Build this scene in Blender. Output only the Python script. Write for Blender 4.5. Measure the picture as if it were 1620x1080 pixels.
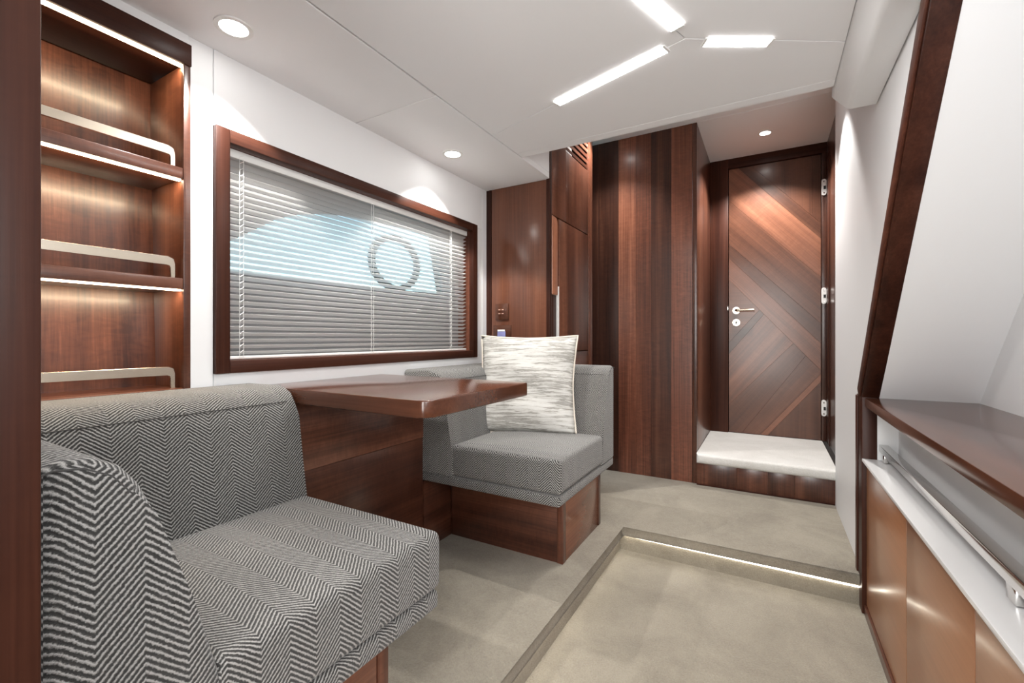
import bpy, bmesh, math, random
from mathutils import Vector, Matrix
random.seed(7)
for o in list(bpy.data.objects): bpy.data.objects.remove(o)
S = bpy.context.scene
C = S.collection
ZO = 1.02                      # all heights below are measured from the eye; the lower floor is at z = 0
PI = math.pi

# ------------------------------------------------------------------ camera, world, big lights, exposure
cam = bpy.data.cameras.new('camera'); cam_o = bpy.data.objects.new('camera', cam); C.objects.link(cam_o)
cam.sensor_width = 36; cam.lens = 15.733; cam.shift_y = -0.0034; cam.clip_start = 0.02
cam_o.location = (0, 0, ZO); cam_o.rotation_euler = (PI/2, 0, math.radians(29.83))
S.camera = cam_o
S.view_settings.view_transform = 'Standard'; S.view_settings.look = 'None'
S.view_settings.gamma = 1; S.view_settings.use_curve_mapping = False
S.view_settings.exposure = 1.0
S.cycles.use_denoising = True
S.cycles.max_bounces = 10; S.cycles.diffuse_bounces = 6; S.cycles.glossy_bounces = 4
S.cycles.transparent_max_bounces = 16; S.cycles.sample_clamp_indirect = 6
S.cycles.caustics_reflective = False; S.cycles.caustics_refractive = False

W = bpy.data.worlds.new('sky'); S.world = W; W.use_nodes = True
nt = W.node_tree; nt.nodes.clear()
sky = nt.nodes.new('ShaderNodeTexSky'); sky.sky_type = 'NISHITA'; sky.sun_disc = False
sky.sun_elevation = math.radians(38); sky.sun_rotation = math.radians(150); sky.air_density = 1.0; sky.dust_density = 2.0
bg = nt.nodes.new('ShaderNodeBackground'); bg.inputs['Strength'].default_value = 0.20
wo = nt.nodes.new('ShaderNodeOutputWorld')
hs_ = nt.nodes.new('ShaderNodeHueSaturation'); hs_.inputs['Saturation'].default_value = .62; hs_.inputs['Hue'].default_value = .485; nt.links.new(sky.outputs[0], hs_.inputs['Color']); nt.links.new(hs_.outputs[0], bg.inputs[0]); nt.links.new(bg.outputs[0], wo.inputs[0])

def area(name, loc, rot, sx, sy, power, col=(1, 1, 1), parent=None, spread=PI):
    l = bpy.data.lights.new(name, 'AREA'); l.shape = 'RECTANGLE'; l.size = sx; l.size_y = sy
    l.energy = power; l.color = col; l.spread = spread
    o = bpy.data.objects.new(name, l); C.objects.link(o)
    o.location = (loc[0], loc[1], loc[2]+ZO); o.rotation_euler = rot
    if parent: o.parent = parent; o.location = Vector(o.location) - WB[parent.name]
    return o
WB = {}
# added fill light at the unseen companionway opening aft (behind the eye)
area('added_aft_fill', (-0.1, -1.36, 0.1), (math.radians(90), 0, 0), 0.78, 1.45, 19, (1, .985, .97))
# added fill light behind the unseen, added side window opposite the blind
area('added_side_fill', (0.655, -.15, .30), (0, math.radians(90), 0), 0.50, 1.26, 10, (1, .995, .99))

# ------------------------------------------------------------------ materials
MATS = {}
def newmat(name):
    m = bpy.data.materials.new(name); m.use_nodes = True; MATS[name] = m
    n = m.node_tree; b = n.nodes['Principled BSDF']
    return m, n, b
def L(n, a, b): n.links.new(a, b)
def ramp(n, stops, interp='LINEAR'):
    r = n.nodes.new('ShaderNodeValToRGB'); r.color_ramp.interpolation = interp
    e = r.color_ramp.elements
    while len(e) < len(stops): e.new(0.5)
    for i, (p, c) in enumerate(stops):
        e[i].position = p; e[i].color = (*c, 1) if len(c) == 3 else c
    return r
def noise(n, vec, scale, detail=4, rough=.55, dist=0):
    t = n.nodes.new('ShaderNodeTexNoise'); t.inputs['Scale'].default_value = scale
    t.inputs['Detail'].default_value = detail; t.inputs['Roughness'].default_value = rough; t.inputs['Distortion'].default_value = dist
    L(n, vec, t.inputs['Vector']); return t
def mapping(n, vec, sc, loc=(0, 0, 0)):
    t = n.nodes.new('ShaderNodeMapping'); t.inputs['Scale'].default_value = sc; t.inputs['Location'].default_value = loc
    L(n, vec, t.inputs['Vector']); return t.outputs[0]
def math_(n, op, a, b=None, c=None):
    t = n.nodes.new('ShaderNodeMath'); t.operation = op
    for i, v in enumerate((a, b, c)):
        if v is None: continue
        if isinstance(v, (int, float)): t.inputs[i].default_value = v
        else: L(n, v, t.inputs[i])
    return t.outputs[0]
def mixc(n, f, a, b, mode='MIX'):
    t = n.nodes.new('ShaderNodeMix'); t.data_type = 'RGBA'; t.blend_type = mode
    for s, v in ((0, f), (6, a), (7, b)):
        if isinstance(v, (int, float)): t.inputs[s].default_value = v
        elif isinstance(v, tuple): t.inputs[s].default_value = (*v, 1)
        else: L(n, v, t.inputs[s])
    return t.outputs[2]
def bump(n, h, strength, dist, b):
    t = n.nodes.new('ShaderNodeBump'); t.inputs['Strength'].default_value = strength; t.inputs['Distance'].default_value = dist
    L(n, h, t.inputs['Height']); L(n, t.outputs[0], b.inputs['Normal'])

def plain(name, col, rough=.5, metal=0, emit=None, strength=0, coat=0):
    m, n, b = newmat(name)
    b.inputs['Base Color'].default_value = (*col, 1); b.inputs['Roughness'].default_value = rough; b.inputs['Metallic'].default_value = metal
    b.inputs['Coat Weight'].default_value = coat
    if emit: b.inputs['Emission Color'].default_value = (*emit, 1); b.inputs['Emission Strength'].default_value = strength
    return m

def wood(name, axis, dark, mid, light, rough=.3, figure=.5, bands=1.0, spec=.5, coat=.22, relief=.06):
    """satin lacquered veneer, grain along one local axis; obj['tone'] shifts it lighter or darker"""
    m, n, b = newmat(name)
    tc = n.nodes.new('ShaderNodeTexCoord'); oi = n.nodes.new('ShaderNodeObjectInfo')
    off = n.nodes.new('ShaderNodeVectorMath'); off.operation = 'ADD'
    L(n, tc.outputs['Object'], off.inputs[0])
    r = math_(n, 'MULTIPLY', oi.outputs['Random'], 7.0); L(n, r, off.inputs[1])
    v = off.outputs[0]
    def sc(al, ac): return tuple(al if 'xyz'[i] == axis else ac for i in range(3))
    n1 = noise(n, mapping(n, v, sc(.35, 9*bands)), 1.0, 5, .6, .3)
    n2 = noise(n, mapping(n, v, sc(2.2, 150)), 1.0, 3, .6)
    n3 = noise(n, mapping(n, v, sc(48, 17)), 1.0, 3, .6, 1.2)
    n4 = noise(n, mapping(n, v, sc(1.2, 5)), 1.0, 2, .5)
    a = math_(n, 'MULTIPLY_ADD', math_(n, 'SUBTRACT', n2.outputs[0], .5), .42, n1.outputs[0])
    fg = math_(n, 'MULTIPLY', math_(n, 'SUBTRACT', n3.outputs[0], .5), math_(n, 'MULTIPLY', n4.outputs[0], figure))
    a = math_(n, 'ADD', a, fg)
    rp = ramp(n, [(.28, dark), (.52, mid), (.78, light)]); L(n, a, rp.inputs[0])
    at = n.nodes.new('ShaderNodeAttribute'); at.attribute_type = 'OBJECT'; at.attribute_name = 'tone'
    k = math_(n, 'POWER', 2.0, at.outputs['Fac'])
    vm = n.nodes.new('ShaderNodeVectorMath'); vm.operation = 'SCALE'; L(n, rp.outputs[0], vm.inputs[0]); L(n, k, vm.inputs['Scale'])
    L(n, vm.outputs[0], b.inputs['Base Color'])
    b.inputs['Roughness'].default_value = rough; b.inputs['Specular IOR Level'].default_value = spec
    b.inputs['Coat Weight'].default_value = coat; b.inputs['Coat Roughness'].default_value = .16
    
    if relief: bump(n, n2.outputs[0], relief, .002, b)
    return m
DK, MD, LT = (.034, .0108, .0066), (.098, .034, .0190), (.200, .080, .045)
for ax in 'xyz':
    wood('mahogany_'+ax, ax, DK, MD, LT)
    wood('dark_mahogany_'+ax, ax, (.020, .0065, .0042), (.046, .0150, .0088), (.078, .027, .0155), .38, .2, 1.4, .18, .0)
    wood('door_veneer_'+ax, ax, (.090, .034, .0190), (.150, .058, .032), (.225, .094, .052), .30, .5, 1.6)
    wood('copper_lacquer_'+ax, ax, (.30, .130, .060), (.36, .160, .076), (.42, .19, .092), .30, .0, .5, .5, .22, .0)
    wood('table_veneer_'+ax, ax, (.088, .030, .0165), (.148, .053, .028), (.215, .083, .044), .17 if ax != 'z' else .26, .25, 1.0, .5, .22, .02)

white = plain('white_vinyl', (.84, .845, .85), .55)
n = white.node_tree; tc = n.nodes.new('ShaderNodeTexCoord'); t = noise(n, tc.outputs['Object'], 420, 3, .6)
bump(n, t.outputs[0], .05, .001, n.nodes['Principled BSDF'])
plain('white_ceiling', (.88, .885, .89), .6)
plain('joint_grey', (.30, .30, .30), .8)
plain('white_lacquer', (.80, .80, .80), .28)
plain('white_plastic', (.82, .82, .80), .4)
plain('hull_lining', (.24, .24, .245), .7)
plain('black_gap', (.012, .008, .006), .7)
plain('polished_steel', (.83, .82, .80), .12, 1.0)
plain('brushed_steel', (.66, .58, .48), .26, 1.0)
plain('hinge_white_metal', (.85, .84, .82), .35, .2)
plain('black_rubber', (.015, .015, .015), .6)
plain('ring_bronze', (.16, .13, .12), .35, .3)
plain('usb_blue', (.20, .21, .42), .4)
plain('icon_pale', (.62, .40, .30), .4)
plain('led_white', (1, 1, 1), .4, 0, (1, .985, .96), 9.0)
plain('lamp_white', (1, 1, 1), .4, 0, (1, .98, .95), 14.0)
plain('led_warm', (1, .9, .75), .4, 0, (1, .80, .55), 9.0)
plain('led_step', (1, .95, .85), .4, 0, (1, .93, .78), 5.0)

# slats: white, slightly see-through to stand in for outdoor light reflected on them
m, n, b = newmat('slat_white')
b.inputs['Base Color'].default_value = (.90, .90, .89, 1); b.inputs['Roughness'].default_value = .38
tr = n.nodes.new('ShaderNodeBsdfTransparent'); mx = n.nodes.new('ShaderNodeMixShader'); mx.inputs[0].default_value = .12
L(n, b.outputs[0], mx.inputs[1]); L(n, tr.outputs[0], mx.inputs[2]); L(n, mx.outputs[0], n.nodes['Material Output'].inputs[0])
# glass
m, n, b = newmat('window_glass')
g = n.nodes.new('ShaderNodeBsdfGlossy'); g.inputs['Roughness'].default_value = .02
tr = n.nodes.new('ShaderNodeBsdfTransparent'); tr.inputs[0].default_value = (.80, .95, .97, 1)
mx = n.nodes.new('ShaderNodeMixShader'); mx.inputs[0].default_value = .05
L(n, tr.outputs[0], mx.inputs[1]); L(n, g.outputs[0], mx.inputs[2]); L(n, mx.outputs[0], n.nodes['Material Output'].inputs[0])
plain('clear_glass', (1, 1, 1), .02).node_tree.nodes['Principled BSDF'].inputs['Transmission Weight'].default_value = 1
n = M_ = MATS['clear_glass'].node_tree; b = n.nodes['Principled BSDF']
tr = n.nodes.new('ShaderNodeBsdfTransparent'); mx = n.nodes.new('ShaderNodeMixShader'); mx.inputs[0].default_value = .94
L(n, b.outputs[0], mx.inputs[1]); L(n, tr.outputs[0], mx.inputs[2]); L(n, mx.outputs[0], n.nodes['Material Output'].inputs[0])
# sea
m, n, b = newmat('sea_water')
b.inputs['Base Color'].default_value = (.05, .20, .24, 1); b.inputs['Roughness'].default_value = .15
tc = n.nodes.new('ShaderNodeTexCoord'); t = noise(n, tc.outputs['Object'], 1.2, 5, .6); bump(n, t.outputs[0], .4, .3, b)

# carpet
def carpet(name, a, c, stre):
    m, n, b = newmat(name)
    tc = n.nodes.new('ShaderNodeTexCoord'); v = tc.outputs['Object']
    t1 = noise(n, v, 3.2, 5, .62, .6); t2 = noise(n, v, 170, 4, .75); t3 = noise(n, v, 26, 4, .7)
    f = math_(n, 'ADD', math_(n, 'MULTIPLY', t1.outputs[0], .55), math_(n, 'MULTIPLY', t2.outputs[0], .45))
    f = math_(n, 'ADD', f, math_(n, 'MULTIPLY', t3.outputs[0], .12))
    r = ramp(n, [(.36, a), (.66, c)]); L(n, f, r.inputs[0]); L(n, r.outputs[0], b.inputs['Base Color'])
    b.inputs['Roughness'].default_value = 1; b.inputs['Specular IOR Level'].default_value = .1
    b.inputs['Sheen Weight'].default_value = .25; b.inputs['Sheen Roughness'].default_value = .5
    bump(n, t2.outputs[0], stre, .009, b)
carpet('beige_carpet', (.21, .182, .137), (.40, .357, .28), .9)
carpet('lit_carpet', (.62, .605, .57), (.80, .79, .76), .6)  # carpet whitened to hold the downlight's glare on the doorstep

# herringbone tweed, woven on the UV map (metres)
def herringbone(name, p=.0092, c=.046):
    m, n, b = newmat(name)
    uv = n.nodes.new('ShaderNodeUVMap'); uv.uv_map = 'UVMap'
    sp = n.nodes.new('ShaderNodeSeparateXYZ'); L(n, uv.outputs[0], sp.inputs[0])
    wob = noise(n, uv.outputs[0], 60, 2, .6)
    u = math_(n, 'ADD', sp.outputs[0], 5.0)
    tri = math_(n, 'PINGPONG', u, c)
    s = math_(n, 'ADD', math_(n, 'ADD', sp.outputs[1], 5.0), tri)
    s = math_(n, 'MULTIPLY_ADD', math_(n, 'SUBTRACT', wob.outputs[0], .5), .0050, s)
    fr = math_(n, 'FRACT', math_(n, 'DIVIDE', s, p))
    w = math_(n, 'MULTIPLY', math_(n, 'ABSOLUTE', math_(n, 'SUBTRACT', fr, .5)), 2.0)
    yarn = noise(n, mapping(n, uv.outputs[0], (330, 330, 330)), 1, 2, .7)
    w = math_(n, 'MULTIPLY_ADD', math_(n, 'SUBTRACT', yarn.outputs[0], .5), 1.25, w)
    r = ramp(n, [(.38, (.012, .0115, .011)), (.56, (.125, .122, .116)), (.84, (.36, .352, .335))]); L(n, w, r.inputs[0])
    t = noise(n, uv.outputs[0], 45, 3, .6)
    col = mixc(n, math_(n, 'MULTIPLY', t.outputs[0], .25), r.outputs[0], (.20, .195, .185))
    L(n, col, b.inputs['Base Color']); b.inputs['Roughness'].default_value = .95; b.inputs['Specular IOR Level'].default_value = .15
    b.inputs['Sheen Weight'].default_value = .2
    bump(n, w, .5, .003, b)
herringbone('herringbone_tweed')

# cushion: cream with broken silver brush strokes along local x
m, n, b = newmat('brushed_cream')
tc = n.nodes.new('ShaderNodeTexCoord'); v = tc.outputs['Object']
t1 = noise(n, mapping(n, v, (8, 8, 100)), 1, 6, .75, .4); t2 = noise(n, mapping(n, v, (4, 4, 9)), 1, 3, .5)
f = math_(n, 'ADD', t1.outputs[0], math_(n, 'MULTIPLY', math_(n, 'SUBTRACT', t2.outputs[0], .5), .45))
r = ramp(n, [(.42, (.58, .575, .55)), (.50, (.50, .49, .46)), (.57, (.25, .24, .215)), (.66, (.36, .35, .33))]); L(n, f, r.inputs[0])
L(n, r.outputs[0], b.inputs['Base Color']); b.inputs['Roughness'].default_value = .8
t3 = noise(n, v, 500, 2, .6); bump(n, math_(n, 'ADD', t3.outputs[0], t1.outputs[0]), .25, .003, b)
plain('cushion_piping', (.66, .60, .52), .7)
plain('seam_thread', (.05, .048, .046), .9)
M = MATS

# ------------------------------------------------------------------ builders
def lk(o): C.objects.link(o); return o
def tag(o, label=None, cat=None, group=None, kind=None):
    for k, v in (('label', label), ('category', cat), ('group', group), ('kind', kind)):
        if v: o[k] = v
    return o
def thing(name, base, label, cat, group=None, kind=None):
    o = lk(bpy.data.objects.new(name, None)); o.empty_display_size = .1
    p = Vector((base[0], base[1], base[2]+ZO)); o.location = p; WB[o.name] = p
    return tag(o, label, cat, group, kind)

class MB:
    def __init__(s): s.bm = bmesh.new()
    def _bev(s, vs, w, seg, flt=None):
        if w <= 0: return
        es = list({e for v in vs for e in v.link_edges})
        if flt: es = [e for e in es if flt(e)]
        bmesh.ops.bevel(s.bm, geom=es, offset=w, segments=seg, profile=.5, affect='EDGES', clamp_overlap=True)
    def box(s, x0, x1, y0, y1, z0, z1, bev=0, seg=2, flt=None):
        vs = [s.bm.verts.new((x, y, z)) for x in (x0, x1) for y in (y0, y1) for z in (z0, z1)]
        for f in ((0,1,3,2), (4,6,7,5), (0,4,5,1), (2,3,7,6), (0,2,6,4), (1,5,7,3)): s.bm.faces.new([vs[i] for i in f])
        s._bev(vs, bev, seg, flt); return s
    def prism(s, poly, axis, a, b, bev=0, seg=2, flt=None):
        """polygon in the two other axes (in x,y,z order) extruded along axis"""
        def P(p, t): return {'x': (t, p[0], p[1]), 'y': (p[0], t, p[1]), 'z': (p[0], p[1], t)}[axis]
        A = [s.bm.verts.new(P(p, a)) for p in poly]; B = [s.bm.verts.new(P(p, b)) for p in poly]
        s.bm.faces.new(A); s.bm.faces.new(B[::-1])
        k = len(poly)
        for i in range(k): s.bm.faces.new((A[i], B[i], B[(i+1) % k], A[(i+1) % k]))
        s._bev(A+B, bev, seg, flt); return s
    def tube(s, pts, r, seg=8, cap=True, closed=False):
        pts = [Vector(p) for p in pts]; rings = []; k = len(pts)
        for i, p in enumerate(pts):
            d = (pts[(i+1) % k] - pts[i-1]) if closed else (pts[min(i+1, k-1)] - pts[max(i-1, 0)])
            d.normalize()
            u = d.cross(Vector((0, 0, 1)) if abs(d.z) < .9 else Vector((1, 0, 0))).normalized(); w = d.cross(u)
            rings.append([s.bm.verts.new(p + r*(math.cos(t)*u + math.sin(t)*w)) for t in [2*PI*j/seg for j in range(seg)]])
        for i in range(k if closed else k-1):
            A, B = rings[i], rings[(i+1) % k]
            for j in range(seg): s.bm.faces.new((A[j], A[(j+1) % seg], B[(j+1) % seg], B[j]))
        if cap and not closed: s.bm.faces.new(rings[0][::-1]); s.bm.faces.new(rings[-1])
        return s
    def disc(s, c, axis, r0, h0, h1, r1=None, seg=28):
        """solid frustum along axis from h0 to h1"""
        r1 = r0 if r1 is None else r1
        def P(t, r, h):
            a, d = r*math.cos(t), r*math.sin(t)
            return {'z': (c[0]+a, c[1]+d, c[2]+h), 'y': (c[0]+a, c[1]+h, c[2]+d), 'x': (c[0]+h, c[1]+a, c[2]+d)}[axis]
        A = [s.bm.verts.new(P(2*PI*i/seg, r0, h0)) for i in range(seg)]; B = [s.bm.verts.new(P(2*PI*i/seg, r1, h1)) for i in range(seg)]
        s.bm.faces.new(A); s.bm.faces.new(B)
        for i in range(seg): s.bm.faces.new((A[i], A[(i+1) % seg], B[(i+1) % seg], B[i]))
        return s
    def ring(s, c, axis, ri, ro, h0, h1, seg=32, sx=1, sy=1):
        def P(t, r, h):
            a, d = r*math.cos(t)*sx, r*math.sin(t)*sy
            return {'z': (c[0]+a, c[1]+d, c[2]+h), 'y': (c[0]+a, c[1]+h, c[2]+d), 'x': (c[0]+h, c[1]+a, c[2]+d)}[axis]
        R = [[s.bm.verts.new(P(2*PI*i/seg, r, h)) for i in range(seg)] for r, h in ((ri, h0), (ro, h0), (ro, h1), (ri, h1))]
        for q in range(4):
            A, B = R[q], R[(q+1) % 4]
            for i in range(seg): s.bm.faces.new((A[i], A[(i+1) % seg], B[(i+1) % seg], B[i]))
        return s
    def done(s, name, mat, parent=None, uv=False, base=None, tone=None, smooth=True, angle=38):
        bm = s.bm
        bmesh.ops.recalc_face_normals(bm, faces=bm.faces)
        for v in bm.verts: v.co.z += ZO
        if uv:
            l = bm.loops.layers.uv.new('UVMap')
            for f in bm.faces:
                nn = [abs(q) for q in f.normal]; i = nn.index(max(nn))
                for lp in f.loops:
                    x, y, z = lp.vert.co
                    lp[l].uv = (((y, z-x), (x, z), (y, z-x)) if uv is True else ((y, z-x), (x, z+uv*y), (x, z+uv*y)))[i]
        if parent is not None: o0 = WB[parent.name]
        elif base is not None: o0 = Vector((base[0], base[1], base[2]+ZO))
        else:
            xs = [v.co for v in bm.verts]
            o0 = Vector(((min(v.x for v in xs)+max(v.x for v in xs))/2, (min(v.y for v in xs)+max(v.y for v in xs))/2, min(v.z for v in xs)))
        for v in bm.verts: v.co -= o0
        me = bpy.data.meshes.new(name); bm.to_mesh(me); bm.free()
        me.materials.append(M[mat] if isinstance(mat, str) else mat)
        if smooth:
            for p in me.polygons: p.use_smooth = True
            me.set_sharp_from_angle(angle=math.radians(angle))
        o = lk(bpy.data.objects.new(name, me)); WB[o.name] = o0
        if parent is not None: o.parent = parent
        else: o.location = o0
        if tone is not None: o['tone'] = float(tone)
        return o
def box(name, mat, parent, x0, x1, y0, y1, z0, z1, bev=.0015, seg=2, **k):
    flt = k.pop('flt', None)
    return MB().box(x0, x1, y0, y1, z0, z1, bev, seg, flt).done(name, mat, parent, **k)
def struct(o, label=None): tag(o, label, None, None, 'structure'); return o

# ------------------------------------------------------------------ key dimensions
LW, RW = -1.376, .31           # inner faces of the window wall and of the passage wall
FL, SF = -.90, -1.02           # upper and sunken floor
CL, UC = .826, 1.335           # main ceiling and passage ceiling
CB = 2.11                      # face of the low cupboard behind the far seat

# ------------------------------------------------------------------ floors
fl = MB()
e = .014
poly = [(-1.39, -1.4), (-.612, -1.4), (-.612, 2.128), (.325, 2.128), (.325, 3.0), (-1.39, 3.0)]
fl.prism(poly, 'z', SF+.078, FL, .012, 3, lambda ed: all(abs(v.co.z-FL) < 1e-6 for v in ed.verts) or all(abs(v.co.z-SF-.078) < 1e-6 for v in ed.verts))
fl.prism([(-1.39, -1.4), (-.612-e, -1.4), (-.612-e, 2.128+e), (.325, 2.128+e), (.325, 3.0), (-1.39, 3.0)], 'z', SF-.03, SF+.08)
struct(fl.done('floor', 'beige_carpet'), 'beige carpeted upper floor with a step along its edge')
struct(box('floor', 'beige_carpet', None, -.64, .34, -1.4, 2.16, SF-.03, SF, 0), 'beige carpeted sunken floor beside the low cabinet')
st = thing('step_light', (-.1, 2.13, SF), 'warm light strip tucked under the carpeted step edge', 'step light')
box('diffuser', 'led_step', st, -.60, .30, 2.134, 2.140, SF+.0705, SF+.0745, 0)
box('diffuser', 'led_step', st, -.624, -.618, -1.3, 2.12, SF+.0705, SF+.0745, 0)

# ------------------------------------------------------------------ window wall
WY0, WY1, WZ0, WZ1 = .685, 2.003, -.103, .609          # outer edge of the frame
OY0, OY1, OZ0, OZ1 = .724, 1.962, -.066, .570          # clear opening
SY0, SY1 = .16, .622                                   # shelf niche
wl = thing('wall_left', (LW-.05, 1, FL), 'white window wall', None, None, 'structure')
def wp(y0, y1, z0, z1): box('panel', 'white_vinyl', wl, LW-.10, LW, y0, y1, z0, z1, .0012, 1)
wp(SY1, WY0-.001, FL, CL); wp(WY0+.0005, 2.065, WZ1-.01, CL); wp(WY0+.0005, 2.065, FL, WZ0+.01)
wp(WY1-.01, 2.065, WZ0+.01, WZ1-.01); wp(2.067, CB+.02, FL, CL)
wp(-1.4, SY0, FL, CL+.02)
for y0, y1, z0, z1 in ((SY0, SY1, .797, CL+.02), (SY0, SY1, FL, -.16)): wp(y0, y1, z0, z1)
box('backing', 'joint_grey', wl, LW-.12, LW-.10, SY1+.02, OY0-.02, FL, CL+.02, 0)

win = thing('window_1', (LW, 1.34, -.10), 'wooden framed window', None, None, 'structure')
fx0, fx1 = LW-.012, LW+.014
for a in ((WY0, OY0, WZ0, WZ1), (OY1, WY1, WZ0, WZ1)):
    box('frame', 'dark_mahogany_z', win, fx0, fx1, *a, .002)
for a in ((OY0, OY1, WZ0, OZ0), (OY0, OY1, OZ1, WZ1)):
    box('frame', 'dark_mahogany_y', win, fx0, fx1, *a, .002)
t_ = .010
box('reveal', 'mahogany_y', win, -1.462, fx0, OY0-t_, OY1+t_, OZ1, OZ1+t_, 0, tone=.7)
box('reveal', 'mahogany_y', win, -1.462, fx0, OY0-t_, OY1+t_, OZ0-t_, OZ0, 0, tone=.7)
box('reveal', 'mahogany_z', win, -1.462, fx0, OY0-t_, OY0, OZ0, OZ1, 0, tone=.7)
box('reveal', 'mahogany_z', win, -1.462, fx0, OY1, OY1+t_, OZ0, OZ1, 0, tone=.7)
# hull side with its shaped pane
hole = [(.706, .208), (1.842, .226), (1.775, .508), (1.60, .512), (1.393, .503), (1.26, .495), (1.136, .478), (1.02, .446), (.93, .408), (.85, .352), (.78, .305), (.706, .262)]
def panel_with_hole(x0, x1, y0, y1, z0, z1, hole):
    mb = MB(); bm = mb.bm
    lay = []
    for x in (x0, x1):
        O = [bm.verts.new((x, y, z)) for y, z in ((y0, z0), (y1, z0), (y1, z1), (y0, z1))]
        H = [bm.verts.new((x, y, z)) for y, z in hole]
        es = [bm.edges.new((O[i], O[(i+1) % 4])) for i in range(4)] + [bm.edges.new((H[i], H[(i+1) % len(H)])) for i in range(len(H))]
        bmesh.ops.triangle_fill(bm, use_beauty=True, edges=es); lay.append((O, H))
    for i in range(4): bm.faces.new((lay[0][0][i], lay[0][0][(i+1) % 4], lay[1][0][(i+1) % 4], lay[1][0][i]))
    for i in range(len(hole)): bm.faces.new((lay[0][1][i], lay[0][1][(i+1) % len(hole)], lay[1][1][(i+1) % len(hole)], lay[1][1][i]))
    return mb
panel_with_hole(-1.485, -1.463, .70, 2.2, -.25, .78, hole).done('hull_lining', 'hull_lining', win)
MB().prism(hole, 'x', -1.480, -1.474).done('pane', 'window_glass', win)
MB().ring((-1.50, 1.53, .346), 'x', .128, .160, -.008, .008, 40, 1, .80).done('ring_mark', 'ring_bronze', win)
MB().prism([(1.765, .512), (1.785, .512), (1.856, .222), (1.838, .222)], 'x', -1.508, -1.490).done('slash_mark', 'ring_bronze', win)

bl = thing('venetian_blind', (-1.412, 1.34, OZ0), 'white venetian blind with tilted slats hanging in the wooden window frame', 'blind')
BY0, BY1 = OY0+.008, OY1-.010
pitch, ns, wid, ang = .0192, 32, .025, math.radians(-25)
mb = MB(); bm = mb.bm; rows = []
for q in range(5):
    tt = (q/4-.5)
    dx, dz = tt*wid, .0016*(1-4*tt*tt)
    # room edge high, outer edge low
    X = math.cos(-ang)*dx - math.sin(-ang)*dz; Zz = math.sin(-ang)*dx + math.cos(-ang)*dz
    rows.append([bm.verts.new((X-1.412, y, Zz+OZ0+.02)) for y in (BY0, BY1)])
for q in range(4): bm.faces.new((rows[q][0], rows[q+1][0], rows[q+1][1], rows[q][1]))
bmesh.ops.solidify(bm, geom=list(bm.faces), thickness=.0005)
s0 = mb.done('slat', 'slat_white', bl)
for i in range(1, ns):
    o = s0.copy(); C.objects.link(o); o.location = (0, 0, i*pitch)
box('bottom_rail', 'white_plastic', bl, -1.424, -1.400, BY0, BY1, OZ0+.002, OZ0+.011, .002)
box('head_rail', 'white_plastic', bl, -1.428, -1.398, BY0-.004, BY1+.004, OZ1-.026, OZ1-.001, .002)
for y in (.776, 1.297, 1.815):
    for dy in (-.006, .006):
        MB().tube([(-1.398, y+dy, OZ0+.006), (-1.398, y+dy, OZ1-.02)], .0008, 5).done('cord', 'white_plastic', bl)
kn = MB()
for y in (.776, 1.815):
    for i in range(ns): kn.tube([(-1.397, y-.006, OZ0+.02+i*pitch+.001), (-1.397, y+.006, OZ0+.02+i*pitch+.010)], .0009, 4)
o = kn.done('ladder_loop', 'white_plastic', bl); o['kind'] = 'stuff'

# ------------------------------------------------------------------ ceiling
def inset(poly, d):
    k = len(poly); out = []
    ar = sum(poly[i][0]*poly[(i+1) % k][1]-poly[(i+1) % k][0]*poly[i][1] for i in range(k))
    sg = 1 if ar > 0 else -1
    for i in range(k):
        p0, p1, p2 = Vector(poly[i-1]), Vector(poly[i]), Vector(poly[(i+1) % k])
        a = (p1-p0).normalized(); b = (p2-p1).normalized()
        na = Vector((-a.y, a.x))*sg; nb = Vector((-b.y, b.x))*sg
        bis = (na+nb).normalized(); out.append(tuple(p1 + bis*d/max(.2, bis.dot(na))))
    return out
ce = thing('ceiling', (-.4, .6, CL), 'white panelled ceiling', None, None, 'structure')
cc = (-.20, 1.309); XR = .187; LIP = 1.803
bl_, cr_, al_ = (-.98, 1.546), (XR, 1.545), (-.98, -.91)
for poly in ([cc, bl_, al_], [cc, cr_, (XR, 1.752), (-.98, 1.752), bl_], [cc, al_, (-.98, -1.4), (XR, -1.4), cr_],
             [(-.98, 1.752), (XR, 1.752), (XR, LIP), (-.98, LIP)],
             [(LW-.02, 1.195), (-.984, 1.195), (-.984, -1.4), (LW-.02, -1.4)], [(LW-.02, 1.195), (-.984, 1.195), (-.984, CB+.005), (LW-.02, CB+.005)]):
    MB().prism(inset(poly, .0011), 'z', CL, CL+.03, .0012, 1).done('ceiling_panel', 'white_ceiling', ce)
box('backing', 'joint_grey', ce, LW-.05, XR, -1.4, LIP-.004, CL+.030, CL+.045, 0)
box('backing', 'white_ceiling', ce, LW-.05, -.985, LIP, CB+.3, CL+.030, UC+.02, 0)       # side of the dropped part
box('backing', 'white_ceiling', ce, -.985, .34, LIP-.02, LIP-.004, CL+.02, UC+.02, 0)
MB().prism([(XR+.001, CL+.05), (XR+.001, CL-.002), (.193, .816), (.225, .779), (.231, .7725), (.242, .770), (RW-.003, .770), (RW-.003, CL+.05)], 'y', -1.4, 1.873).done('cove', 'white_ceiling', ce)
box('backing', 'joint_grey', ce, .2, RW+.01, -1.4, 1.87, CL+.045, CL+.06, 0)
up = thing('ceiling', (-.3, 2.7, UC), 'raised white passage ceiling', None, None, 'structure')
box('ceiling_panel', 'white_ceiling', up, -1.4, .40, LIP-.02, 2.9735, UC, UC+.03, .0015, 1)
box('ceiling_panel', 'white_ceiling', up, -1.4, .40, 2.9755, 3.80, UC, UC+.03, .0015, 1)

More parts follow.
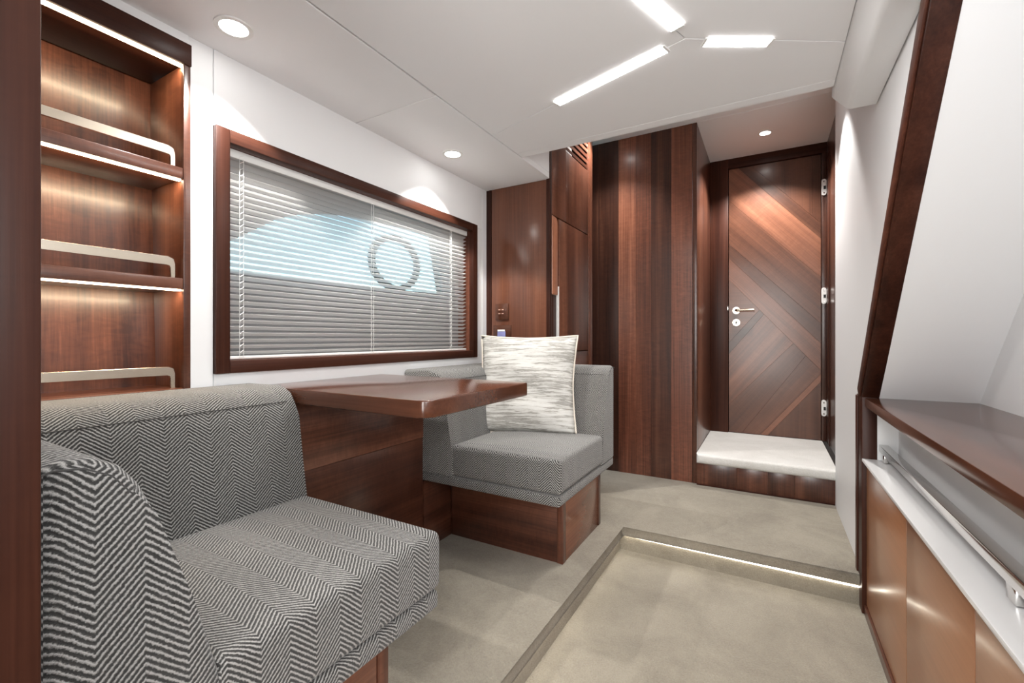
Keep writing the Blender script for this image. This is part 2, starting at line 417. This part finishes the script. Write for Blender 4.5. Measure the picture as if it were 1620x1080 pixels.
# ceiling light bars
def light_bar(p, q, w, label):
    p, q = Vector(p), Vector(q); d = (q-p).normalized(); nn = Vector((-d.y, d.x))*w/2
    mid = (p+q)/2
    t = thing('ceiling_light', (mid.x, mid.y, CL-.002), label, 'ceiling light', 'linear light bars in a three-armed star')
    a = .007
    MB().prism([tuple(p+d*a+nn), tuple(q-d*a+nn), tuple(q-d*a-nn), tuple(p+d*a-nn)], 'z', CL-.003, CL+.002).done('diffuser', 'led_white', t)
    for b0, b1 in ((p, p+d*a), (q-d*a, q)):
        MB().prism([tuple(b0+nn), tuple(b1+nn), tuple(b1-nn), tuple(b0-nn)], 'z', CL-.0035, CL+.002).done('end_cap', 'white_plastic', t)
    l = area('lamp', (mid.x, mid.y, CL-.006), (0, 0, math.atan2(d.y, d.x)), (q-p).length, w, 3.2*(q-p).length, (1, .985, .96), t)
light_bar((-.652, 1.446), (-.25, 1.324), .034, 'long light bar in the ceiling, the arm pointing at the window wall')
light_bar((-.159, 1.348), (.008, 1.444), .034, 'short light bar in the ceiling, the arm pointing at the door passage')
light_bar((-.209, 1.257), (-.352, .845), .036, 'light bar in the ceiling, the arm running toward the viewer and out of frame')

def downlight(x, y, z, r, label, power, cone=100, blend=.25):
    t = thing('downlight', (x, y, z-.004), label, 'downlight' if label else None, 'round recessed downlights' if label else None)
    if not label: t.parent = up; t.location = WB[t.name] - WB[up.name]
    MB().ring((x, y, z), 'z', r*.74, r, -.004, .001, 32).done('bezel', 'white_plastic', t)
    MB().disc((x, y, z), 'z', r*.74, -.003, .001, seg=32).done('lens', 'lamp_white', t)
    l = bpy.data.lights.new('lamp', 'SPOT'); l.energy = power; l.spot_size = math.radians(cone); l.spot_blend = blend
    l.shadow_soft_size = .014; l.color = (1, .97, .93)
    o = lk(bpy.data.objects.new('lamp', l)); o.parent = t; o.location = (0, 0, -.012)
downlight(-1.233, .664, CL, .046, 'large round downlight in the ceiling beside the shelf unit', 18)
downlight(-1.229, 1.608, CL, .046, 'round downlight in the ceiling above the far end of the window', 19)
downlight(-.02, 3.345, UC, .042, 'small round downlight in the raised ceiling in front of the door', 46, 122, .5)
downlight(.08, 2.60, UC, .042, None, 22, 80, .35)
downlight(-.89, 2.62, UC, .042, None, 18, 110, .7)

# ------------------------------------------------------------------ passage wall, soffit, trims
wr = MB().prism([(2.165, SF), (2.94, SF), (2.94, UC+.02), (1.871, UC+.02), (1.871, CL), (1.20, CL), (1.27, .80), (2.165, -.227)], 'x', RW, RW+.018)
struct(wr.done('wall_right', 'white_vinyl'), 'white passage wall')
dz = 1.143
def soff(y): return -.22 + dz*(2.09-y)
so = MB().prism([(2.098, -.235), (1.06, soff(1.06)), (1.09, soff(1.06)+.03), (2.13, -.225)], 'x', RW+.03, .64)
struct(so.done('wall_far', 'white_vinyl'), 'white sloping lining above the side counter')
ws = thing('wall_side', (.63, .4, -.25), 'white side lining above the counter', None, None, 'structure')
for a in ((.50, 2.14, -.25, .98), (-1.4, -.80, -.25, .98), (-.80, .50, -.25, .04), (-.80, .50, .56, .98)): box('panel', 'white_vinyl', ws, .615, .64, *a, 0)
w2 = thing('added_window', (.62, -.15, .04), 'added side window above the counter, out of view', None, None, 'structure')  # unseen window added in the lining to carry the fill light
for a in ((-.83, -.79, .01, .59), (.49, .53, .01, .59)): box('frame', 'dark_mahogany_z', w2, .602, .630, *a, .002)
for a in ((-.79, .49, .01, .05), (-.79, .49, .55, .59)): box('frame', 'dark_mahogany_y', w2, .602, .630, *a, .002)
box('pane', 'clear_glass', w2, .632, .637, -.80, .50, .04, .56, 0)
struct(box('wall_niche', 'white_vinyl', None, .405, .43, -1.4, 2.12, -.46, -.25, 0), 'white back of the niche under the counter')
struct(box('wall_niche', 'white_vinyl', None, .345, .405, 2.085, 2.115, -.46, -.25, 0), 'white end of the niche under the counter')
nrm = Vector((0, -dz, -1)).normalized()                # soffit normal toward the room
def slanted(name, x0, x1, z0, z1, up_, dn, mat):
    """bar lying along the soffit slope between heights z0 and z1"""
    pts = []
    for z, k in ((z0, dn), (z1, dn), (z1, -up_), (z0, -up_)):
        y = 2.09-(z+.22)/dz
        pts.append((y + nrm.y*k, z + nrm.z*k))
    return MB().prism(pts, 'x', x0, x1, .002, 2).done(name, mat)
t1 = slanted('trim_1', .299, .352, -.232, .93, .06, .004, 'dark_mahogany_y'); struct(t1, 'slanted dark wooden trim')
t1b = slanted('trim_2', .292, .299, -.225, .93, .05, -.008, 'dark_mahogany_y'); t1b['tone'] = .8; struct(t1b, 'lit left edge of the dark trim, as a lighter bead')  # tone lightened to stand in for light on the trim's left edge
struct(box('trim_3', 'dark_mahogany_z', None, .300, .345, 2.084, 2.20, SF, -.218, .002), 'upright dark wooden post at the end of the cabinet')
b_ = box('trim_4', 'dark_mahogany_z', None, .296, .301, 2.165, 2.20, SF, -.222, .001, tone=.6); struct(b_, 'thin upright bead on the post')

# ------------------------------------------------------------------ side cabinet on the right
sb = thing('side_cabinet', (.36, 1.0, SF), 'low copper brown cabinet under the white ledge beside the sunken floor', 'cabinet')
ys = [2.082, 1.532, 1.082, .632, .182, -.268]
for i in range(5):
    box('door', 'copper_lacquer_y', sb, .313, .333, ys[i+1]+.002, ys[i]-.002, -.982, -.466, .0015, tone=(.0, -.05, .1, 0, 0)[i])
box('body', 'black_gap', sb, .335, .60, -.27, 2.08, -1.0, -.458, 0)
box('plinth', 'mahogany_y', sb, .306, .333, -.27, 2.082, SF, -.986, .001)
box('gap_strip', 'black_gap', sb, .318, .335, -.27, 2.08, -.465, -.456, 0)
le = box('ledge', 'white_lacquer', sb, .300, .415, -.30, 2.083, -.456, -.445, .0015)
ct = MB().prism([(.306, -.30), (.306, 2.068), (.322, 2.084), (.618, 2.10), (.618, -.30)], 'z', -.252, -.22, .003, 2)
tag(ct.done('counter', 'table_veneer_y', tone=-.55), 'long reddish brown wooden counter above the white niche on the right', 'counter')
ra = thing('grab_rail', (.36, 1.0, -.445), 'polished steel rail on short posts along the white ledge', 'rail')
MB().box(.348, .376, -.28, 2.075, -.412, -.387, .002, 2).done('bar', 'polished_steel', ra)
for y in (2.05, 1.075, .10):
    box('post', 'polished_steel', ra, .354, .370, y-.018, y+.018, -.445, -.411, .003)

# ------------------------------------------------------------------ far wall: low cupboard, tall cabinet, veneered panel
lc = thing('wall_cupboard', (-1.18, CB+.02, FL), 'plain brown cupboard front between the window wall and the tall cabinet', 'cupboard')
box('stile', 'dark_mahogany_z', lc, LW, -1.343, CB, CB+.03, FL, CL-.001, .001)
box('door', 'table_veneer_z', lc, -1.341, -1.002, CB+.001, CB+.03, FL, CL-.001, .001, tone=-.35)
box('stile', 'dark_mahogany_z', lc, -1.000, -.990, CB, CB+.03, FL, CL-.001, .0005)

tc_ = thing('tall_cabinet', (-1.0, 2.4, FL), 'tall brown cabinet with slatted vent at its top beside the far seat', 'cabinet')
X = -.982
box('corner_post', 'dark_mahogany_z', tc_, X-.02, X, CB-.004, CB+.020, FL, UC, .001)
box('upper_door', 'mahogany_z', tc_, X-.02, X, CB+.021, 2.318, .648, UC, .001, tone=.1)
box('upper_door', 'mahogany_z', tc_, X-.02, X, 2.3185, 2.672, .648, 1.045, .0006, tone=.1)
box('lower_door', 'mahogany_z', tc_, X-.02, X, 2.225, 2.672, -.075, .642, .001, tone=.1)
box('base_panel', 'mahogany_y', tc_, X-.02, X, CB+.021, 2.672, FL, -.08, .001)
box('stile', 'mahogany_z', tc_, X-.02, X+.006, 2.675, 2.735, FL, UC, .001, tone=.35)
box('body', 'black_gap', tc_, LW+.03, X-.03, CB+.04, 2.73, FL, UC, 0)
for i in range(8):
    z = 1.062+i*.035
    MB().prism([(X-.02, z), (X-.002, z-.008), (X-.002, z+.012), (X-.02, z+.016)], 'y', 2.320, 2.671, .0008, 1).done('vent_slat', 'mahogany_y', tc_, tone=.2)
pu = MB().prism([(2.134, .228), (2.205, .228), (2.205, .60), (2.200, .622), (2.186, .640), (2.134, .644)], 'x', X-.014, X+.003, .006, 3)
tag(pu.done('pull', 'door_veneer_z', tc_, tone=1.1), 'pale rounded finger pull')
box('recess_panel', 'dark_mahogany_z', tc_, X-.02, X-.012, CB+.021, 2.222, -.075, .645, .0005)
tag(box('edge_strip', 'white_plastic', tc_, X-.012, X+.002, 2.212, 2.221, -.075, .277, .001), 'white edge strip')

def plate(name, label, cat, x0, x1, z0, z1): 
    t = thing(name, ((x0+x1)/2, CB, z0), label, cat)
    box('plate', 'table_veneer_x', t, x0, x1, CB-.008, CB+.001, z0, z1, .0015, tone=-.9)
    return t
sw = plate('light_switch', 'brown square light switch with four small buttons on the cupboard', 'switch', -1.312, -1.230, .100, .188)
box('rocker', 'table_veneer_x', sw, -1.294, -1.248, CB-.011, CB-.007, .122, .166, .001, tone=-.5)
for x in (-1.283, -1.262):
    for z in (.155, .134): box('button_mark', 'icon_pale', sw, x-.006, x+.006, CB-.0125, CB-.0108, z-.002, z+.002, 0)
so_ = plate('socket', 'brown socket plate with a violet insert just above the pillow', 'socket', -1.325, -1.214, -.030, .070)
box('insert', 'usb_blue', so_, -1.297, -1.246, CB-.011, CB-.007, -.012, .036, .001)
box('insert_flap', 'white_plastic', so_, -1.295, -1.248, CB-.013, CB-.0105, .036, .046, .001)

wd = thing('veneer_wall', (-.7, 2.99, FL), 'tall glossy wall of dark striped mahogany veneer beside the door passage', 'wall panel')
for x0, x1, tn, mt in ((-1.20, -1.02, -.9, 'mahogany_z'), (-1.02, -.878, -1.0, 'mahogany_z'), (-.878, -.760, .85, 'mahogany_z'), (-.760, -.663, .6, 'mahogany_z'), (-.663, -.537, -.5, 'mahogany_z'), (-.537, -.412, .85, 'mahogany_z')):
    box('veneer_strip', mt, wd, x0+.0002, x1-.0002, 2.975, 3.0, FL, UC, .0003, 1, tone=tn)
box('corner_post', 'mahogany_z', wd, -.411, -.385, 2.972, 3.0, FL, UC, .002, tone=-.1)
box('side_panel', 'mahogany_z', wd, -.41, -.386, 3.001, 3.735, FL, UC, .001, tone=.1)

# ------------------------------------------------------------------ door passage
sp_ = thing('step', (-.03, 3.3, FL), 'carpeted doorstep, whitened as by the downlight', None, None, 'structure')
tr_ = MB().box(-.384, .318, 2.925, 3.72, -.765, -.705, .024, 4, lambda ed: all(v.co.y < 2.93 for v in ed.verts))
tag(tr_.done('tread', 'lit_carpet', sp_), 'carpeted tread with downlight glare in its pale colour')
tr2 = None
for x0, x1, tn in ((-.384, -.165, 0), (-.164, -.004, .25), (-.003, .126, -.15), (.127, .326, .05)):
    box('riser_panel', 'mahogany_z', sp_, x0, x1, 2.952, 2.975, FL, -.764, .0005, tone=tn)
box('skirt', 'dark_mahogany_x', sp_, -.384, .316, 2.948, 2.953, FL, -.893, 0)

DY, DZ0, DZ1, DX0, DX1 = 3.726, -.703, 1.262, -.259, .312
fr_ = thing('door_frame', (-.03, DY, FL), 'dark door frame', None, None, 'structure'); fr_.name = 'trim_5'; WB['trim_5'] = WB['door_frame']
box('jamb', 'dark_mahogany_z', fr_, -.386, DX0-.003, 3.705, 3.76, -.705, UC, .001, tone=.2)
box('head', 'dark_mahogany_x', fr_, DX0-.003, .345, 3.705, 3.76, DZ1+.003, UC, .001)
box('jamb', 'mahogany_z', fr_, DX1+.003, .350, 3.712, 3.76, -.705, DZ1+.002, .001, tone=-.5)
box('lining', 'mahogany_z', fr_, .346, .365, 2.96, 3.712, -.705, UC, .001, tone=-.25)
box('lining', 'dark_mahogany_z', fr_, .341, .347, 3.55, 3.712, -.705, 1.22, .001, tone=.3)
box('lining', 'mahogany_z', fr_, .326, .346, 2.942, 3.02, -.705, UC, .001, tone=.1)

box('backing', 'black_gap', fr_, -.42, .40, 3.765, 3.785, -.9, UC+.02, 0)
dr = thing('door_1', (-.03, DY, DZ0), 'wooden door with diagonal veneer', None, None, 'structure')
box('core', 'dark_mahogany_z', dr, DX0, DX1, DY+.006, DY+.04, DZ0, DZ1, 0)
def clip(poly, a, b):
    """keep the side of line a->b that lies to its left"""
    out = []; k = len(poly)
    def sd(p): return (b[0]-a[0])*(p[1]-a[1]) - (b[1]-a[1])*(p[0]-a[0])
    for i in range(k):
        p, q = poly[i], poly[(i+1) % k]; sp, sq = sd(p), sd(q)
        if sp >= 0: out.append(p)
        if sp*sq < 0:
            t = sp/(sp-sq); out.append((p[0]+t*(q[0]-p[0]), p[1]+t*(q[1]-p[1])))
    return out
R = [(DX0, DZ0), (DX1, DZ0), (DX1, DZ1), (DX0, DZ1)]
def veneer(poly, ang, tone, mat='door_veneer_x', prd=0):
    if len(poly) < 3: return
    c = Vector((sum(p[0] for p in poly)/len(poly), DY, sum(p[1] for p in poly)/len(poly)))
    poly = inset(poly, .0004)
    mb = MB()
    ca, sa = math.cos(-ang), math.sin(-ang)
    loc = [((p[0]-c.x)*ca-(p[1]-c.z)*sa, (p[0]-c.x)*sa+(p[1]-c.z)*ca) for p in poly]
    mb.prism(loc, 'y', -prd, .008, .0003, 1)
    bmesh.ops.recalc_face_normals(mb.bm, faces=mb.bm.faces)
    me = bpy.data.meshes.new('veneer_panel'); mb.bm.to_mesh(me); mb.bm.free(); me.materials.append(M[mat])
    o = lk(bpy.data.objects.new('veneer_panel', me)); o.parent = dr
    o.location = Vector((c.x, c.y, c.z+ZO)) - WB[dr.name]; o.rotation_euler = (0, -ang, 0); o['tone'] = float(tone)
A = [((-.192, 1.257), (.316, .680)), ((-.259, 1.030), (.316, .412)), ((-.259, .705), (.316, .095)), ((-.259, .439), (.316, -.228))]
up_line = ((-.110, 1.262), (.316, .785))
da = math.radians(-47.5)
VX = .262
tri_ = clip(R, *up_line)                                # above the band
veneer([p for p in clip(tri_, (VX, 0), (VX, 1))], PI/2, -.55)
veneer(clip(tri_, (VX, 1), (VX, 0)), PI/2, -.9)
veneer(clip(clip(R, *A[0]), up_line[1], up_line[0]), da, -.75)
veneer(clip(clip(R, *A[1]), A[0][1], A[0][0]), da, .35)
veneer(clip(clip(R, *A[2]), A[1][1], A[1][0]), da, -.35)
mid23 = ((-.259, .60), (.316, -.04))
veneer(clip(clip(R, *mid23), A[2][1], A[2][0]), da, -.6)
veneer(clip(clip(R, *A[3]), mid23[1], mid23[0]), da, .25)
low = clip(R, A[3][1], A[3][0])                         # below the band
B = [((-.259, -.036), (.10, .394)), ((-.259, -.121), (.10, .336)), ((-.259, -.50), (.30, .13)), ((-.167, -.695), (.233, -.112)), ((-.052, -.702), (.316, -.241)), ((-.004, -.701), (.316, -.297))]
ua = math.radians(51.5)
veneer(clip(low, *B[0]), 0, -.1)
tones = [-1.0, .15, -.35, -.2, .3]
for i in range(5): veneer(clip(clip(low, *B[i+1]), B[i][1], B[i][0]), ua, tones[i])
veneer(clip(low, B[5][1], B[5][0]), PI/2, -.55)
hd = MB().disc((-.209, DY, .205), 'y', .026, -.008, .0).done('handle_rose', 'brushed_steel', dr)
MB().tube([(-.209, DY-.006, .205), (-.209, DY-.04, .205), (-.200, DY-.048, .205), (-.09, DY-.048, .206)], .009, 12).done('lever_handle', 'brushed_steel', dr)
kr = MB().disc((-.209, DY, .115), 'y', .026, -.008, .0).done('lock_rose', 'brushed_steel', dr)
MB().disc((-.209, DY, .118), 'y', .006, -.0095, -.007, seg=14).box(-.212, -.206, DY-.0095, DY-.007, .102, .118).done('keyhole', 'black_rubber', kr)
for q in (-.014, .014): MB().disc((-.209+q, DY, .121), 'y', .003, -.0095, -.007, seg=10).done('screw', 'black_rubber', kr)
box('strike_plate', 'polished_steel', dr, -.270, -.261, 3.700, 3.7055, .205, .240, .001)
for z in (1.028, .288, -.478):
    h = MB().prism([(.327+.014*math.cos(a), z+sg*.042+.014*math.sin(a)) for sg, rg in ((1, range(0, 181, 20)), (-1, range(180, 361, 20))) for a in [math.radians(q) for q in rg]], 'y', 3.702, 3.712, .001, 1).done('hinge', 'hinge_white_metal', dr)
    box('hinge_slot', 'black_rubber', h, .325, .338, 3.700, 3.703, z-.014, z+.008, 0)
    for q in (-.038, .038): MB().disc((.327, 3.702, z+q), 'y', .005, -.0015, .001, seg=12).done('screw', 'polished_steel', h)

# ------------------------------------------------------------------ shelf unit in the wall
su = thing('shelf_unit', (LW-.08, .39, -.16), 'built-in mahogany shelves with warm light strips and steel rails beside the window', 'shelf unit')
XB = -1.565
MB().prism([(XB-.02, -.155), (XB+.035, -.155), (XB-.008, .797), (XB-.02, .797)], 'y', SY0, SY1, 0).done('back_panel', 'mahogany_z', su, tone=.25)
box('side_panel', 'mahogany_z', su, XB, LW+.004, SY1-.014, SY1+.003, -.155, .740, .001, tone=.1)
box('side_panel', 'mahogany_z', su, XB, LW+.004, SY0, SY0+.014, -.155, .740, .001)
box('header', 'dark_mahogany_y', su, XB, LW+.008, SY0, SY1+.004, .741, .799, .001, tone=-.2)
for z1, h in ((.459, .030), (.161, .030), (-.135, .022)):
    s_ = box('shelf', 'mahogany_y', su, XB+.004, LW+.004, SY0+.015, SY1-.015, z1-h, z1, .002, tone=.1)
    if z1 > 0: 
        box('light_strip', 'led_warm', s_, LW-.014, LW-.003, SY0+.016, SY1-.017, z1-h-.004, z1-h+.001, 0)
        area('lamp', (LW-.012, .39, z1-h-.006), (0, math.radians(25), 0), .012, .43, .62, (1, .78, .52), su)
    rx = LW-.022
    MB().prism([(SY0+.016, z1+.036), (.580, z1+.036), (.586, z1+.034), (.588, z1+.028), (.588, z1-.001), (.598, z1-.001), (.598, z1+.040), (.594, z1+.053), (.582, z1+.058), (SY0+.016, z1+.058)], 'x', rx-.0035, rx+.0035, .0006, 1).done('guard_rail', 'brushed_steel', su)
hs = bpy.data.objects['header']
box('light_strip', 'led_warm', hs, LW-.014, LW-.002, SY0+.016, SY1-.005, .736, .742, 0)
area('lamp', (LW-.012, .39, .732), (0, math.radians(25), 0), .012, .43, .62, (1, .78, .52), su)

# bulkhead at the left edge of the view
bk = thing('wall_near', (-1.0, .11, FL), 'dark wooden bulkhead end', None, None, 'structure')
box('end_panel', 'dark_mahogany_z', bk, -.605, -.580, .075, .142, SF, CL, .002, tone=-.45)
box('core', 'dark_mahogany_z', bk, LW, -.606, .08, .138, FL, CL, 0)
# aft bulkhead with the open companionway
wb = thing('wall_back', (-.4, -1.4, SF), 'aft bulkhead', None, None, 'structure')
for a in ((-1.40, -.52, SF, CL), (.32, .64, SF, CL+.1), (-.52, .32, SF, -.66), (-.52, .32, .83, CL+.1)):
    box('panel', 'white_vinyl', wb, a[0], a[1], -1.42, -1.38, a[2], a[3], 0)

# ------------------------------------------------------------------ seats
def seat(name, label, yf, s, base_y):
    t = thing(name, (-1.0, base_y, FL), label, 'seat', 'herringbone corner seats')
    Y = lambda d: yf + s*d
    H = 'herringbone_tweed'
    def bx(nm, mat, x0, x1, d0, d1, z0, z1, bev, seg=2, **k):
        a, b = sorted((Y(d0), Y(d1))); return box(nm, mat, t, x0, x1, a, b, z0, z1, bev, seg, **k)
    D = .643; P0 = .186 if s > 0 else .095
    # pedestal: front, corner stile, end panel between two stiles
    bx('side_lining', 'mahogany_y', -1.29, -1.265, .003, P0+.004, FL, -.608, .001, tone=-.25)
    bx('front_panel', 'mahogany_x', -1.264, -.735, P0+.004, P0+.024, FL, -.605, .001, tone=-.2)
    bx('corner_stile', 'mahogany_z', -.734, -.708, P0, P0+.03, FL, -.605, .002, tone=.0)
    bx('end_panel', 'table_veneer_y', -.728, -.710, P0+.032, D-.03, FL, -.605, .001, tone=.35)
    bx('corner_stile', 'mahogany_z', -.734, -.708, D-.028, D, FL, -.605, .001, tone=.1)
    bx('plinth_core', 'black_gap', -1.26, -.73, P0+.03, D-.01, FL, -.61, 0)
    bx('base_band', H, LW+.006, -.642, .004, D, -.606, -.563, .012, 3, uv=True)
    # cushion with crowned top
    mb = MB(); a, b = sorted((Y(0), Y(.475)))
    mb.box(-1.118, -.638, a, b, -.561, -.432, 0)
    bmesh.ops.subdivide_edges(mb.bm, edges=[e for e in mb.bm.edges], cuts=6, use_grid_fill=True)
    for v in mb.bm.verts:
        u = (v.co.x+.878)/.24; w = (v.co.y-(a+b)/2)/((b-a)/2)
        if v.co.z > -.433: v.co.z += .010*(1-u*u)*(1-w*w)
    bmesh.ops.bevel(mb.bm, geom=[e for e in mb.bm.edges if e.is_manifold and e.calc_face_angle(0) > 1.0], offset=.026, segments=5, profile=.5, affect='EDGES', clamp_overlap=True)
    mb.done('cushion', H, t, uv=True, angle=60)
    prof = [(.452, -.561), (.462, -.47), (.500, -.34), (.542, -.21), (.556, -.172), (.574, -.147), (.598, -.133), (.622, -.130), (D, -.136), (D, -.561)]
    q = MB().prism([(Y(d), z) for d, z in prof], 'x', LW+.01, -.640, .016, 4, lambda ed: all(v.co.x > -.645 for v in ed.verts) and not all(v.co.z < -.55 for v in ed.verts))
    bk_ = q.done('backrest', H, t, uv=float(s), angle=50)
    MB().tube([(-.6415, Y(d+.010), z-.008) for d, z in prof[1:-1]], .0013, 5).done('seam', 'seam_thread', bk_)
    MB().tube([(x, Y(.556), -.1705) for x in (LW+.2, -.662)], .0012, 5).done('seam', 'seam_thread', bk_)
    ap = [(-1.104, -.561), (-1.112, -.47), (-1.135, -.34), (-1.152, -.22), (-1.162, -.178), (-1.182, -.152), (-1.208, -.140), (-1.240, -.137), (LW+.006, -.137), (LW+.006, -.561)]
    a, b = sorted((Y(-.002), Y(D-.02)))
    yf_ = Y(-.002)
    q = MB().prism(ap, 'y', a, b, .016, 4, lambda ed: all(abs(v.co.y-yf_) < 1e-4 for v in ed.verts) and not all(v.co.z < -.55 for v in ed.verts) and not all(v.co.x < LW+.01 for v in ed.verts))
    am = q.done('armrest', H, t, uv=True, angle=50)
    MB().tube([(-1.1625, Y(.03), -.176), (-1.1625, Y(D-.1), -.176)], .0012, 5).done('seam', 'seam_thread', am)
    return t
near = seat('corner_seat', 'grey herringbone corner seat in the foreground, in front of the shelf unit', .797, -1, .45)
far_ = seat('corner_seat', 'grey herringbone corner seat beyond the table, holding the cream pillow', 1.455, 1, 1.8)

# pillow in the far corner
pl = thing('pillow', (-.950, 1.752, -.424), 'cream square pillow with broken silver strokes leaning on the far seat', 'pillow')
mb = MB(); bm = mb.bm; N = 22; Wd, Hh, Th = .236, .236, .062
def prof_(u, w):
    a = max(0, 1-abs(u)**2.6); b = max(0, 1-abs(w)**2.6); return (a*b)**.55
grid = {}
for sgn in (1, -1):
    for i in range(N+1):
        for j in range(N+1):
            u, w = 2*i/N-1, 2*j/N-1
            edge = abs(u) == 1 or abs(w) == 1
            if edge and sgn == -1: grid[(i, j, -1)] = grid[(i, j, 1)]; continue
            # sides drawn in between the corners
            x = u*Wd*(1-.085*(1-abs(w)**1.6)*abs(u)); z = w*Hh*(1-.060*(1-abs(u)**1.8)*abs(w))
            y = -sgn*Th*prof_(u, w)*(1+.10*math.sin(5*u+2*w)*.5) - .006*math.sin(9*w+3*u)*prof_(u, w)
            grid[(i, j, sgn)] = bm.verts.new((x, y, z))
for sgn in (1, -1):
    for i in range(N):
        for j in range(N):
            bm.faces.new([grid[(i, j, sgn)], grid[(i+1, j, sgn)], grid[(i+1, j+1, sgn)], grid[(i, j+1, sgn)]])
ring_ = [grid[(i, 0, 1)].co.copy() for i in range(N)]+[grid[(N, j, 1)].co.copy() for j in range(N)]+[grid[(N-i, N, 1)].co.copy() for i in range(N)]+[grid[(0, N-j, 1)].co.copy() for j in range(N)]
def place(mb, name, mat):
    bmesh.ops.recalc_face_normals(mb.bm, faces=mb.bm.faces)
    me = bpy.data.meshes.new(name); mb.bm.to_mesh(me); mb.bm.free(); me.materials.append(M[mat])
    for p in me.polygons: p.use_smooth = True
    o = lk(bpy.data.objects.new(name, me)); o.parent = pl; o.location = (0, .055, Hh*.985); return o
place(mb, 'cover', 'brushed_cream')
place(MB().tube(ring_, .0042, 6, closed=True), 'piping', 'cushion_piping')
pl.rotation_euler = (math.radians(-16), 0, math.radians(19))

# ------------------------------------------------------------------ table
tb = thing('table', (-1.0, 1.06, FL), 'brown wooden table fixed to the wall between the two corner seats', 'table')
TX, TY0, TY1 = -.688, .802, 1.322
pol = [(LW+.001, TY0), (LW+.001, TY1), (TX-.02, TY1), (TX, TY1-.02)]
pol += [(TX-.03+.03*math.cos(a), TY0+.03-.03*math.sin(a)) for a in [math.radians(q) for q in (0, 18, 36, 54, 72, 90)]]
MB().prism(pol, 'z', -.189, -.147, .004, 3).done('tabletop', 'table_veneer_x', tb, tone=-.85)
box('support_panel', 'mahogany_y', tb, -1.29, -1.262, .802, 1.450, -.418, -.190, .001, tone=.35)
box('support_panel', 'mahogany_y', tb, -1.29, -1.265, .802, 1.450, FL, -.420, .001, tone=-.25)

# ------------------------------------------------------------------ outside
struct(box('sea', 'sea_water', None, -300, -2.5, -150, 250, SF-.4, SF-.3, 0), 'open water outside the window')
